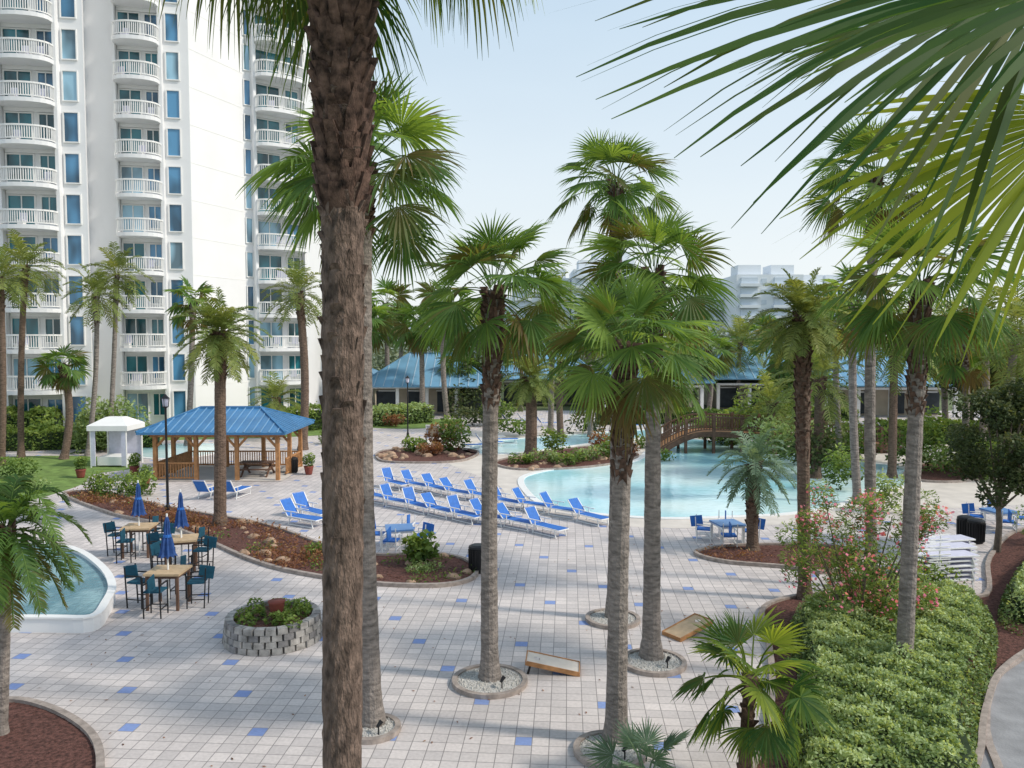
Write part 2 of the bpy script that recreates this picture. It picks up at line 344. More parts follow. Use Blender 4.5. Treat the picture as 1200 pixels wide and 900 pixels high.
g=MB(); p2=smoothpoly([G(*p) for p in[(548,530),(560,520),(620,513),(720,506),(765,504),(770,511),(700,519),(600,532)]]); g.sheet(p2,.012,WATER); kerb(g,p2,.35,.05,WPAINT); g.build('swimming_pool')
g=MB(); p2=smoothpoly([G(*p) for p in[(152,533),(175,522),(250,520),(262,526),(240,534),(190,538)]]); g.sheet(p2,.012,WATER); kerb(g,p2,.35,.05,WPAINT); g.build('swimming_pool')
g=MB(); g.sheet(smoothpoly([G(*p) for p in[(-250,640),(-200,560),(-60,540),(60,534),(148,538),(160,548),(110,556),(95,568),(60,580),(20,592),(0,612),(-100,640)]]),.008,GRASS); g.sheet(smoothpoly([G(*p) for p in[(-300,534),(-100,520),(150,517),(380,510),(395,500),(378,497),(180,500),(-200,505)]]),.008,GRASS)
g.sheet(smoothpoly([G(*p) for p in[(425,500),(470,492),(545,492),(500,502)]]),.008,GRASS); g.build('lawn')
def bed(name,px,mat=MULCH,world=None,kh=.12):
    pl=smoothpoly(world or [G(*p) for p in px]); g=MB(); g.sheet(pl,.05,mat); kerb(g,pl,.14,kh,KERB); g.build(name); return pl
bedA=bed('mulch_bed',[(75,580),(130,603),(190,616),(240,634),(290,656),(340,671),(430,685),(510,688),(550,681),(558,668),(540,656),(500,650),(440,652),(380,640),(330,622),(290,612),(230,602),(180,592),(120,578)])
bedB=bed('mulch_bed',[(-80,900),(-40,840),(10,824),(60,834),(105,862),(118,900),(100,950),(0,980)])
bedC=bed('planting_bed',[(580,544),(610,551),(680,549),(735,541),(745,532),(700,524),(640,530),(600,537)])
bedD=bed('mulch_bed',[(815,650),(850,660),(920,666),(970,672),(1010,655),(980,642),(900,640),(840,643)])
bedE=bed('mulch_bed',[(445,540),(480,543),(540,541),(560,530),(520,526),(450,529)])
bedF=bed('planting_bed',[(895,715),(900,750),(905,800),(900,860),(885,960),(1160,960),(1155,860),(1165,800),(1215,760),(1260,700),(1300,640),(1200,622),(1160,655),(1155,700),(1090,690),(1050,690),(1000,697),(940,700)])
bedG=bed('planting_bed',[(1060,560),(1110,566),(1180,560),(1300,556),(1300,540),(1140,540),(1080,545)])
g=MB(); pa=smoothpoly([G(*p) for p in[(1158,980),(1150,880),(1157,830),(1175,790),(1230,755),(1330,720),(1500,760),(1500,980)]]); g.sheet(pa,.066,M('path_paving',(.27,.27,.28),.85,.2,2,.4,20)); kerb(g,pa,.12,.16,KERB); g.build('path')
rs=np.random.RandomState(5)
def chips(name,poly,n,s0,s1,mat,z=.05):
    mb=MB(); P=np.array([p[:2] for p in poly]); lo,hi=P.min(0),P.max(0); k=0
    q=rs.uniform(lo,hi,(n*3,2)); q=q[inpoly(q,poly)][:n]
    for x,y in q:
        s=rs.uniform(s0,s1)*rs.uniform(.6,1); a=rs.uniform(0,6.28); K=6; vs=[]
        for ring,(rr,zz) in enumerate(((1,0),(.95,.45),(.5,.8))):
            for k in range(K): j=rs.uniform(.75,1.15); t=a+k*2*math.pi/K; vs.append((x+s*rr*j*math.cos(t)*1.2,y+s*rr*j*math.sin(t)*.85,z-.02+s*zz*rs.uniform(.85,1.1)))
        fs=[(i*K+k,i*K+(k+1)%K,(i+1)*K+(k+1)%K,(i+1)*K+k) for i in range(2) for k in range(K)]+[tuple(range(2*K,3*K))]
        mb.add(vs,fs,mat)
    return mb.build(name)
chips('mulch_chips',bedA,1800,.03,.08,MULCH); chips('mulch_chips',bedB,1800,.015,.04,MULCH); chips('mulch_chips',bedD,500,.02,.07,MULCH)
chips('landscape_rocks',bedA,80,.08,.28,ROCK)
chips('landscape_rocks',bedC,40,.1,.4,ROCK); chips('landscape_rocks',bedE,40,.1,.4,ROCK)
def cover(name,poly,n,size,h,mat,seed,cl=60,sp=.35,lim=None):
    r=np.random.RandomState(seed); P=np.array([p[:2] for p in poly]); c=r.uniform(P.min(0),P.max(0),(cl*6,2)); c=c[inpoly(c,poly)]
    if lim: c=c[lim(c)]
    c=c[:cl]; k=max(1,n//len(c)); q=np.repeat(c,k,0)+r.normal(0,sp,(len(c)*k,2)); ok=inpoly(q,poly); q=q[ok]; z=.05+np.abs(r.normal(0,h,len(q)))
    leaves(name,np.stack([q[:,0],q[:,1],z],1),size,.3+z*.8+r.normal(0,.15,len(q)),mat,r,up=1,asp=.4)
cover('ground_cover_plants',bedA,5200,.13,.14,REDL,61,60,.38,lambda c:c[:,0]<-5.5)
cover('ground_cover_plants',bedA,1000,.12,.1,SHR,62,16,.25)
cover('ground_cover_plants',bedD,700,.12,.12,REDL,63,14,.3)
# fallen leaves on the paving
r=np.random.RandomState(66); q=np.stack([r.uniform(-11,9,260),r.uniform(11,34,260),np.full(260,.02)],1); q=q[~inpoly(q,bedA)]
q[:,2]=.016
N_=len(q); a=r.uniform(0,6.28,N_); d=np.stack([np.cos(a),np.sin(a),r.uniform(-.1,.1,N_)],1)*.05*r.uniform(.5,1.2,(N_,1)); e_=np.stack([-np.sin(a),np.cos(a),r.uniform(-.2,.2,N_)],1)*.018
inst('fallen_leaves',npmesh('fallen_leaves',np.stack([q-d,q+e_,q+d,q-e_],1).reshape(-1,3),np.arange(4*N_).reshape(-1,4),np.repeat(r.uniform(0,.6,N_),4),REDL))
# ---------------- palms placement
def treering(px,r):
    x,y,_=G(*px); pl=[(x+r*math.cos(a*math.pi/16),y+r*math.sin(a*math.pi/16)) for a in range(32)]
    g=MB(); g.sheet(pl,.06,PEB); kerb(g,pl,.11,.10,KERB)
    for i in range(int(500*r)):
        a=rs.uniform(0,6.28); q=r*math.sqrt(rs.uniform(0,.85)); s=rs.uniform(.018,.04); X=x+q*math.cos(a); Y=y+q*math.sin(a)
        g.add([(X+s,Y,.055),(X,Y+s,.055),(X-s,Y,.055),(X,Y-s,.055),(X,Y,.06+s)],[(0,1,4),(1,2,4),(2,3,4),(3,0,4)],PEB)
    g.build('tree_ring')
    g=MB(); sx,sy=x+r*.35,y-r*.55; g.tube([(sx,sy,.05),(sx,sy,.2)],.015,6,BLACK); g.tube([(sx-.03,sy,.2),(sx+.05,sy+.06,.3)],[.03,.045],8,BLACK); g.build('garden_spotlight')
for p,r in(((574,800),.78),((766,778),.7),((718,727),.68),((715,882),.62),((436,856),.5)): treering(p,r)
palm('fan_palm_tree',(437,850),(426,188),FC[1],1.05,.2,.17,TRG,.12,3,60,.3)
palm('fan_palm_tree',(574,797),(578,332),FC[0],1.0,.21,.16,TRG,.30,1,150,.1)
palm('fan_palm_tree',(722,868),(735,400),FC[2],.88,.22,.15,TRG,.33,4,150,.15)
palm('fan_palm_tree',(763,772),(766,312),FC[1],.98,.23,.16,TRG,.33,5,150,.1)
palm('fan_palm_tree',(718,725),(722,210),FC[0],.9,.18,.14,TRG,.15,6,60,.2)
palm('fan_palm_tree',(943,703),(940,366),DC[0],.74,.19,.17,TRB,.5,7,160,.1)
palm('fan_palm_tree',(1022,690),(1026,200),FC[2],1.1,.18,.14,TRG,.2,8,80,.2)
palm('fan_palm_tree',(1058,806),(1080,322),FC[0],1.02,.19,.15,TRG,.32,9,150,.15)
palm('date_palm_tree',(258,616),(258,386),DC[1],.93,.26,.21,TRB,.25,10,120,.1)
palm('date_palm_tree',(882,645),(884,540),BC,.88,.22,.18,TRB,.7,11,90,.5)
palm('date_palm_tree',(2,862),(8,610),pin_crown(41,34,1.9,50,.40,-60,2.2,FAN),.88,.11,.09,TRG,.15,12,30,.1)
palm('small_fan_palm',(880,900),(880,780),fan_crown(51,28,.5,.62,28,-45,.8,FANN,1),1.15,.1,.09,BOOT,.9,13,60,.05,d=12.6,bl=.09)
palm('small_fan_palm',(757,900),(757,895),fan_crown(52,18,.3,.42,24,5,.3,BLUEP,0),1.25,.06,.05,BOOT,.9,14,10,.0,d=12.5,bl=.05)
# foreground palm
e=empty('fan_palm_tree',(W(390,400,8.5)[0],8.5,0)); bx=W(390,400,8.5)[0]
tp=(W(400,-200,8.5)[0]-bx,0,13.45)
mbk=trunk((0,0,0),tp,.20,.225,NTR,.34,77,n=36,bend=.08,nboot=330,bootlen=.24,bulge=1.60,bm=NBOOT,jit=.035)
trunk((0,0,0),tp,.20,.212,NTR,.62,77,n=36,bend=.08,nboot=260,bootlen=.13,bulge=1.10,bm=NTR,mb=mbk,tube=False,pw=.75)
mbk.build('trunk',e)
inst('crown',fan_crown(61,42,1.45,1.6,54,-56,3.4,FANN,1,.38,gap=-math.pi/2),tp,rz=0,parent=e)
# near palm at right, leaves reaching into view
e=empty('fan_palm_tree',(4.3,3.6,0)); trunk((0,0,0),(0,0,8.9),.2,.18,TRB,.3,78,n=20,nboot=150).build('trunk',e)
V=[];Q=[];C=[]; r2=np.random.RandomState(9); tc=np.array([0,0,8.9])
def nleaf(hub,ax,nm,R,ns,span,g_,col,j=.45,back=.2):
    hub=np.array(hub)-np.array([4.3,3.6,0]); pts=[tc+(hub-tc)*k/6+np.array([0,0,.35*math.sin(k/6*math.pi)]) for k in range(7)]
    strip(V,Q,C,pts,.016,.7); fan_leaf(V,Q,C,hub,ax,unit(nm),R,ns,math.radians(span),g_,r2,col,j,back)
nleaf(W(1250,-55,3.4),(-1,.0,-.05),(.05,-.80,.55),2.05,56,58,.35,.36,.5,.38)
nleaf(W(1275,130,2.9),(-.75,.25,-.36),(.2,-.55,.7),1.12,44,72,.6,.95,.48)
nleaf(W(1240,10,4.3),(-.85,.3,.05),(.0,-.35,.9),1.6,50,62,.8,.30)
nleaf(W(1330,-40,2.4),(-.85,.2,-.1),(.1,-.6,.7),1.0,44,70,.5,.45,.5)
for a,el in((.2,.3),(1.2,.6),(5.2,.2),(4.4,-.1),(.8,1.1),(2.4,1.2)):
    h=np.array([math.cos(a)*math.cos(el),math.sin(a)*math.cos(el),math.sin(el)]); hub=np.array([4.3,3.6,8.9])+h*1.4
    nleaf(hub,h,np.cross(h,[-math.sin(a),math.cos(a),0])*-1,1.3,26,105,1.2,.55)
inst('crown',npmesh('near_crown',V,Q,np.clip(C,0,1),FANN),parent=e)
for i,(bp,cp,c,s,r,m) in enumerate([
 ((355,527),(350,340),DCfar[0],1.25,.3,TRB),((25,536),(30,308),DCfar[1],1.2,.2,TRB),((2,545),(0,322),DCfar[0],1.1,.2,TRB),((75,538),(73,425),FCfar[0],.95,.25,TRB),
 ((103,534),(113,342),DCfar[1],1.1,.17,TRG),((128,530),(137,318),DCfar[0],1.1,.17,TRG),((220,522),(226,350),FCfar[1],1.1,.22,TRG),
 ((324,515),(324,465),DCfar[1],1.15,.25,TRB),
 ((436,485),(432,372),FCfar[0],1.8,.28,TRG),((455,480),(452,352),FCfar[1],1.8,.28,TRG),((495,488),(494,375),FCfar[0],1.8,.28,TRG),((524,490),(522,352),FCfar[1],1.8,.28,TRG),((540,484),(538,430),FCfar[0],1.4,.28,TRG),
 ((622,533),(622,440),DC[0],1.0,.42,TRB),((645,508),(648,350),DCfar[1],1.5,.25,TRG),((692,512),(690,385),FCfar[1],1.1,.22,TRG),((657,512),(658,420),DCfar[1],1.2,.28,TRB),
 ((780,520),(783,420),DCfar[1],1.4,.28,TRB),((955,560),(960,440),DCfar[0],1.3,.3,TRB),((905,532),(905,470),DCfar[1],1.3,.3,TRB),
 ((1005,590),(1000,350),FCfar[1],1.15,.2,TRG),((1045,560),(1048,392),DCfar[0],1.3,.24,TRB),((1150,520),(1152,372),DCfar[1],1.8,.28,TRG),((1188,530),(1192,380),DCfar[0],1.9,.28,TRG),((1108,500),(1106,385),DCfar[0],1.8,.28,TRG),
 ((1228,560),(1222,400),DCfar[1],1.7,.28,TRG),((930,500),(928,405),FCfar[0],2,.3,TRG),((985,545),(978,372),FCfar[0],1.3,.2,TRG),((1128,545),(1130,400),FCfar[1],1.3,.22,TRG),((1075,520),(1070,400),DCfar[1],1.6,.24,TRG),((1172,505),(1170,410),FCfar[0],2,.28,TRG),
 ((560,480),(562,385),DCfar[0],1.8,.25,TRG),((610,482),(606,392),FCfar[1],1.8,.25,TRG),((740,482),(742,402),DCfar[1],1.8,.25,TRG),((830,484),(830,408),FCfar[0],1.7,.25,TRG),((870,480),(868,398),DCfar[0],1.8,.25,TRG),((405,478),(412,362),FCfar[1],2.0,.28,TRG),((470,470),(474,372),FCfar[0],1.9,.28,TRG),((890,474),(892,392),FCfar[1],1.9,.28,TRG)]):
    palm('date_palm_tree' if (c in DCfar or c in DC) else 'fan_palm_tree',bp,cp,c,s,r,r*.85,m,.2,20+i,40,.5)
# ---------------- shrubs
def shrub(name,px,w,h,n,size,mat,seed,d=None,z0=0,asp=.5,k=6):
    x,y,_=G(*px); r=np.random.RandomState(seed)
    cs=[(x+r.uniform(-.35,.35)*w,y+r.uniform(-.3,.3)*w*.8,z0+h*r.uniform(.3,.62)) for _ in range(k)]
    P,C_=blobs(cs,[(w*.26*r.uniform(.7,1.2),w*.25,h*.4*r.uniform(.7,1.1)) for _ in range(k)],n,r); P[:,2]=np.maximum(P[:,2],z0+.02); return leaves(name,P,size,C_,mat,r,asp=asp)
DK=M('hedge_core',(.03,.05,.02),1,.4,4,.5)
def hedge(name,p0,p1,w,h,n,size,mat,seed):
    r=np.random.RandomState(seed); a=np.array(G(*p0));b=np.array(G(*p1)); t=r.uniform(0,1,n); u=r.uniform(-1,1,n); hh=h*(1+.1*np.sin(t*23)+.07*np.sin(t*61))
    zz=np.where(r.rand(n)<.5,1.,r.uniform(0,1,n)); u=np.where(zz<1,np.sign(u)*r.uniform(.85,1.05,n),u); P=a+(b-a)*t[:,None]; dd=(b-a)/np.linalg.norm(b-a); nn=np.array([-dd[1],dd[0],0])
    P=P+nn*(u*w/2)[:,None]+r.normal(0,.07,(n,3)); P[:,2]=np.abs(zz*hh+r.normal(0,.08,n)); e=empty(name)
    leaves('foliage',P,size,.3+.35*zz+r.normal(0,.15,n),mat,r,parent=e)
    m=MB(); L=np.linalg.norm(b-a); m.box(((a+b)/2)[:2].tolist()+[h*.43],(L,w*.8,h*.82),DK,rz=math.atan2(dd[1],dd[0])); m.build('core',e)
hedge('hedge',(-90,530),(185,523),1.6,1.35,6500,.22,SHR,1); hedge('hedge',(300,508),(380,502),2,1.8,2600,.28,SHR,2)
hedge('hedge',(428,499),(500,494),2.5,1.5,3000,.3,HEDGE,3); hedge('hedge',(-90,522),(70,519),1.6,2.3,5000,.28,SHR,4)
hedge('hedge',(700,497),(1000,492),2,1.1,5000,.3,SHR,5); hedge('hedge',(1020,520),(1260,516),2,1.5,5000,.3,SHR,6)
for i,(px,w,h,n,s,m) in enumerate([((150,582),2.3,1.6,1300,.17,SHR),((120,580),1.6,1.2,700,.17,SHR),((498,663),1.3,1.25,380,.28,SHR),((370,650),.8,.5,300,.1,SHR),((500,671),1.5,.35,500,.09,HEDGE),((135,528),4.6,4.4,2600,.28,HEDGE),((112,530),3,3.2,1400,.3,HEDGE),
 ((60,524),4,2.4,900,.3,SHR),((20,560),2.2,1.5,600,.2,SHR),((-10,600),2.5,1.6,900,.2,SHR),((40,575),1.5,.8,400,.15,HEDGE),((523,528),2.6,2.2,900,.25,REDL),((535,530),2.2,2.6,900,.25,SHR),((505,534),1.8,1,500,.22,REDL),((487,530),2,1.2,500,.25,SHR),((555,500),4,2,900,.3,DKT),((582,498),3,2.3,800,.3,SHR),
 ((555,488),5,3.5,1100,.35,DKT),((610,545),1.5,.8,400,.2,SHR),((640,543),2.2,1.0,500,.2,HEDGE),((665,545),2,.9,500,.2,SHR),((690,541),2.2,1.1,500,.2,HEDGE),((715,538),2,1.6,500,.22,SHR),((735,535),1.6,1.2,300,.22,REDL),((652,533),2,2.2,500,.25,SHR),((705,533),2,1.8,400,.25,REDL),
 ((870,522),5,3,1400,.3,SHR),((845,520),3,2,800,.28,DKT),((905,520),5,4.5,2000,.3,SHR),((925,545),4,4,1600,.28,HEDGE),((960,560),3,3,1200,.27,DKT),((1000,540),4,3,1200,.27,SHR),((1065,548),4,4,1500,.28,SHR),((1040,600),1.6,2.0,900,.16,HEDGE),((1100,552),4,1.6,900,.25,HEDGE),
 ((825,512),4,2,700,.35,SHR),((1180,552),4,1.4,700,.25,SHR),((600,512),3,1.6,400,.3,SHR),((685,508),3,2,500,.3,DKT),((780,540),1.2,.8,200,.2,SHR),((760,525),2,1.2,300,.25,SHR),((1240,640),2.5,1.6,1500,.14,HEDGE),((1130,560),4,2.6,1300,.26,SHR),((1200,545),5,3.4,1500,.3,DKT),((990,575),2.2,2.4,900,.2,SHR),
 ((385,520),1.5,1.2,400,.2,SHR),((460,500),2,1.3,400,.25,REDL),((1010,700),1.6,1,800,.13,SHR),((1090,700),1.8,1.2,900,.12,SHR)]):
    shrub('shrub',px,w,h,n,s,m,100+i,k=9)
def mass(name,poly,h,n,size,mat,seed,inner):
    r=np.random.RandomState(seed); P0=np.array([p[:2] for p in poly]); lo,hi=P0.min(0),P0.max(0); q=r.uniform(lo,hi,(n*3,2)); q=q[inpoly(q,poly)][:n]
    dist=np.full(len(q),9.)
    for i in range(len(P0)):
        a=P0[i];b=P0[(i+1)%len(P0)]; ab=b-a; t=np.clip(((q-a)@ab)/max(ab@ab,1e-9),0,1); dist=np.minimum(dist,np.linalg.norm(q-a-t[:,None]*ab,axis=1))
    bump=.10*np.sin(q[:,0]*3.1+1)*np.cos(q[:,1]*2.3)+.07*np.sin(q[:,0]*7.3+q[:,1]*5.1)+.05*np.sin(q[:,1]*11-q[:,0]*6)
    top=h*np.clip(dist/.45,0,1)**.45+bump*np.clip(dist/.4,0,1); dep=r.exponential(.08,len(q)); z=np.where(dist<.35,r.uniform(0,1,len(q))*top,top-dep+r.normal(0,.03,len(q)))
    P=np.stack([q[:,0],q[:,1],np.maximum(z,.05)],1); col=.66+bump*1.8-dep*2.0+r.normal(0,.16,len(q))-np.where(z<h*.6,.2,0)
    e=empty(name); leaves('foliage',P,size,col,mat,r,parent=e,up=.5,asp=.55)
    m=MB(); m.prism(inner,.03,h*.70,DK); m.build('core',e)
hpts=[G(*p) for p in[(925,905),(932,860),(935,800),(925,760),(930,730),(975,712),(1040,706),(1100,712),(1150,722),(1168,745),(1165,790),(1150,840),(1145,900),(1140,960),(930,970)]]
hp=smoothpoly([(x,y) for x,y,_ in hpts],3); cx=sum(p[0] for p in hp)/len(hp); cy=sum(p[1] for p in hp)/len(hp)
inner=[(cx-.1+(p[0]-cx)*.78,cy+(p[1]-cy)*.88) for p in hp]
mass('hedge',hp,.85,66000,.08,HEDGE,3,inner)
hp2=smoothpoly([G(*p)[:2] for p in[(1170,715),(1180,742),(1230,748),(1290,720),(1330,660),(1250,640),(1200,668)]],3); c2=(sum(p[0] for p in hp2)/len(hp2),sum(p[1] for p in hp2)/len(hp2))
mass('hedge',hp2,.9,16000,.09,HEDGE,4,[(c2[0]+(p[0]-c2[0])*.8,c2[1]+(p[1]-c2[1])*.8) for p in hp2])
def oleander():
    x,y,_=G(1005,745); r=np.random.RandomState(77); e=empty('oleander_bush'); m=MB(); cs=[]
    for i in range(26):
        a=r.uniform(0,6.28); q=r.uniform(.3,1.95); t=(x+q*math.cos(a),y+q*math.sin(a)*.8,r.uniform(1.4,3.9)-q*.25); b=(x+.2*math.cos(a),y+.2*math.sin(a),0); md=tuple(b[k]*.5+t[k]*.5+(0.15 if k==2 else 0) for k in range(3))
        m.tube([b,md,t],[.035,.022,.01],6,BARK); cs.append(t)
        for j in range(2): cs.append(tuple(np.array(t)+r.normal(0,.3,3)))
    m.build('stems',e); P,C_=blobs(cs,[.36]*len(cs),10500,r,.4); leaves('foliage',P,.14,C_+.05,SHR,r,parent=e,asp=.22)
    P,C_=blobs([cs[i] for i in range(0,len(cs),2)],[.42]*39,1300,r,.9); leaves('flowers',P,.085,C_,PINK,r,parent=e,asp=.9)
oleander()
def tree(name,px,h,R,th,n,size,mat,seed,tr=.12):
    x,y,_=G(*px); r=np.random.RandomState(seed); e=empty(name); m=MB(); m.tube([(x,y,0),(x+.05,y,th*.6),(x,y,th)],[tr*1.3,tr,tr*.85],10,BARK); cs=[]
    for i in range(44):
        d=r.normal(size=3); d/=np.linalg.norm(d); d*=r.uniform(.45,.95); c=np.array([x,y,(h+th*.8)/2])+d*np.array([R,R,(h-th*.8)/2]); cs.append(tuple(c))
        if i<16: md=(c+np.array([x,y,th]))/2+r.normal(0,.1,3); m.tube([(x,y,th*.9),tuple(md),tuple(c)],[tr*.5,tr*.3,.02],6,BARK)
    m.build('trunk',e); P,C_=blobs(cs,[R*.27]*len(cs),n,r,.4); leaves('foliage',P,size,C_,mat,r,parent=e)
tree('magnolia_tree',(1168,648),6.2,2.0,1.7,16000,.15,DKT,5,.1)
tree('shade_tree',(1135,505),8,4,3,4500,.35,DKT,6,.3); tree('shade_tree',(940,500),6.5,3.5,2,3500,.35,SHR,8,.3); tree('shade_tree',(560,484),6,3,2,3000,.4,DKT,9,.3); tree('shade_tree',(1225,515),8,4,2,3500,.4,SHR,10,.3)
# distant trees
r=np.random.RandomState(8); cs=[];rr=[]
for i in range(240):
    X=r.uniform(-45,130); Y=r.uniform(100,150); hh=r.uniform(5,10.5)*(1 if X<60 else 1.1); cs.append((X,Y,hh*.5)); rr.append((r.uniform(2,4.5),3,hh*.55))
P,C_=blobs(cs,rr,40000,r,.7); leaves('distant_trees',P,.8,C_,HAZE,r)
cs=[];rr=[]
for i in range(120):
    X=r.uniform(-330,520); Y=r.uniform(200,235); cs.append((X,Y,5)); rr.append((r.uniform(8,14),6,r.uniform(6,10)))
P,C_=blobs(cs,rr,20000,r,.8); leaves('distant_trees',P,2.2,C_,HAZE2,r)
# ---------------- tower
def tower():
    e=empty('hotel_tower'); wl=MB(); bal=MB(); gl=MB()
    def pt(px,d): p=W(px,400,d); return Vector((p[0],d,0))
    A0,A1=pt(-420,56),pt(107,60); B0,B1=pt(108.5,63.5),pt(228,65); C1=pt(290,71); D1=pt(361,74.5)
    HT=64; foot=[A0,A1,B0,B1,C1,D1,Vector((D1.x-1,98,0)),Vector((A0.x,98,0))]
    wl.prism([(p.x,p.y) for p in foot],0,HT,WHITE)
    def along(p0,p1,px):
        r_=(px-600)/F; d=p1-p0; t=(r_*p0.y-p0.x)/(d.x-r_*d.y); return p0+d*t
    def frame(p0,p1):
        d=(p1-p0).normalized(); n=Vector((d.y,-d.x,0)); 
        return d,n
    def q(c,d,n,u0,u1,a,b,o0,o1,mt,mb):
        vs=[]
        for z in(a,b):
            for u,o in((u0,o0),(u1,o0),(u1,o1),(u0,o1)): vs.append(c+d*u+n*o+Vector((0,0,z)))
        mb.add(vs,[(0,1,2,3)[::-1],(4,5,6,7),(0,1,5,4),(1,2,6,5),(2,3,7,6),(3,0,4,7)],mt)
    def win(c,d,n,w,z0,z1,mat,mull=0):
        q(c,d,n,-w/2,w/2,z0,z1,-.1,.02,mat,gl)
        q(c,d,n,-w/2-.08,-w/2,z0-.08,z1+.08,-.05,.12,WPAINT,gl); q(c,d,n,w/2,w/2+.08,z0-.08,z1+.08,-.05,.12,WPAINT,gl)
        q(c,d,n,-w/2,w/2,z0-.08,z0,-.05,.12,WPAINT,gl); q(c,d,n,-w/2,w/2,z1,z1+.08,-.05,.12,WPAINT,gl)
        for k in range(mull): u=-w/2+w*(k+1)/(mull+1); q(c,d,n,u-.035,u+.035,z0,z1,.0,.07,WPAINT,gl)
    def stack(p0,p1,pl,pr,zoff):
        a=along(p0,p1,pl);b=along(p0,p1,pr);c=(a+b)/2;w=(b-a).length;d,n=frame(p0,p1)
        for k in range(-1,21):
            z=zoff+3*k
            if z<-.5 or z>HT-3: continue
            K=12; dep=1.9; prof=[(-w/2,0)]+[(-w/2*math.cos(math.pi*i/K)*(1),.7+(dep-.7)*math.sin(math.pi*i/K)**.7) for i in range(K+1)]+[(w/2,0)]
            P=[c+d*u+n*o for u,o in prof]; m_=len(P)
            if z>1:
                vs=[p+Vector((0,0,z-.3)) for p in P]+[p+Vector((0,0,z)) for p in P]
                bal.add(vs,[(i,(i+1)%m_,(i+1)%m_+m_,i+m_) for i in range(m_)]+[tuple(range(m_,2*m_)),tuple(range(m_))[::-1]],WHITE)
                Pr=[c+d*u*.97+n*(o-.06 if o>0 else 0) for u,o in prof]
                for i in range(m_-1):
                    bal.bar(Pr[i]+Vector((0,0,z+1.05)),Pr[i+1]+Vector((0,0,z+1.05)),.12,.12,WPAINT); bal.bar(Pr[i]+Vector((0,0,z+.14)),Pr[i+1]+Vector((0,0,z+.14)),.05,.08,WPAINT)
                    L=(Pr[i+1]-Pr[i]).length; kk=max(1,int(L/.14))
                    for j in range(kk):
                        q_=Pr[i].lerp(Pr[i+1],j/kk); bal.bar(q_+Vector((0,0,z+.1)),q_+Vector((0,0,z+1.05)),.055,.055,WPAINT)
                for _ in range(2):
                    if rnd.random()<.6:
                        q_=c+d*rnd.uniform(-1.3,1.3)+n*rnd.uniform(.5,.9)+Vector((0,0,z)); bal.box((q_.x,q_.y,q_.z+.4),(.5,.5,.08),LILAC); bal.box((q_.x,q_.y+.22,q_.z+.7),(.5,.06,.6),LILAC); bal.box((q_.x,q_.y,q_.z+.2),(.42,.42,.4),WPAINT)
            q(c,d,n,-.45*w,.44*w,z+2.42,z+2.7-.003,-.05,.16,WHITE,wl)
            win(c+d*(-.20*w),d,n,w*.46,z+.05,z+2.3,GDARK if rnd.random()<.8 else GLIGHT,1); win(c+d*(.29*w),d,n,w*.26,z+.55,z+2.25,GBLUE if rnd.random()<.6 else GDARK,1)
        for s in(-1,1): q(c+d*s*(w/2+.02),d,n,-.12,.12,0,HT-1,-.1,.65,WHITE,wl)
    def column(p0,p1,pl,pr,zoff):
        a=along(p0,p1,pl);b=along(p0,p1,pr);c=(a+b)/2;w=(b-a).length;d,n=frame(p0,p1)
        for k in range(-1,21):
            z=zoff+3*k
            if z<0 or z>HT-3: continue
            win(c,d,n,w,z+.35,z+2.45,GLIGHT if rnd.random()<.45 else GBLUE,0)
    stack(A0,A1,12,78,.9); column(A0,A1,84,100,.9); stack(A0,A1,-110,-40,.9); column(A0,A1,-30,-14,.9)
    stack(B0,B1,145,197,1.0); column(B0,B1,203,217,1.0)
    stack(C1,D1,301,357,.9); column(C1,D1,291.5,298,.9)
    d,n=frame(B1,C1); L_=(C1-B1).length
    for k in range(21): q(B1,d,n,.05,L_-.05,.9+3*k-.03,.9+3*k+.03,-.02,.015,WPAINT,wl)
    wl.build('walls',e); bal.build('balconies',e); gl.build('windows',e)
tower()
def condo(px0,px1,d,z,name='condominium_building',step=3.2):
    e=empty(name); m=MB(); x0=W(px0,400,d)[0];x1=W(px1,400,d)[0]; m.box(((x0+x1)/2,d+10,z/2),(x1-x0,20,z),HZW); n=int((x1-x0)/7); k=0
    m2=MB(); zz=2
    while zz<z-2:
        for i in range(n):
            x=x0+(x1-x0)*(i+.5)/n; w=(x1-x0)/n
            m2.box((x-w*.12,d-.1,zz+1.2),(w*.5,.6,2.0),HZG); m2.box((x-w*.12,d-.9,zz-.1),(w*.6,1.6,.9),HZW); m2.box((x+w*.33,d-.02,zz+1.2),(w*.14,.3,1.4),HZG)
        zz+=step
    for i in range(max(2,n//4)): m.box((x0+(x1-x0)*(i+.5)/max(2,n//4),d+8,z+1.5),(7,8,3.4),HZW)
    m.build('walls',e); m2.build('windows_and_balconies',e)
condo(600,668,260,28); condo(672,752,250,30); condo(700,735,262,34); condo(812,862,255,24); condo(862,940,240,27.5); condo(940,1000,246,25); condo(1005,1030,250,22)
condo(480,560,300,14); condo(560,600,280,20)
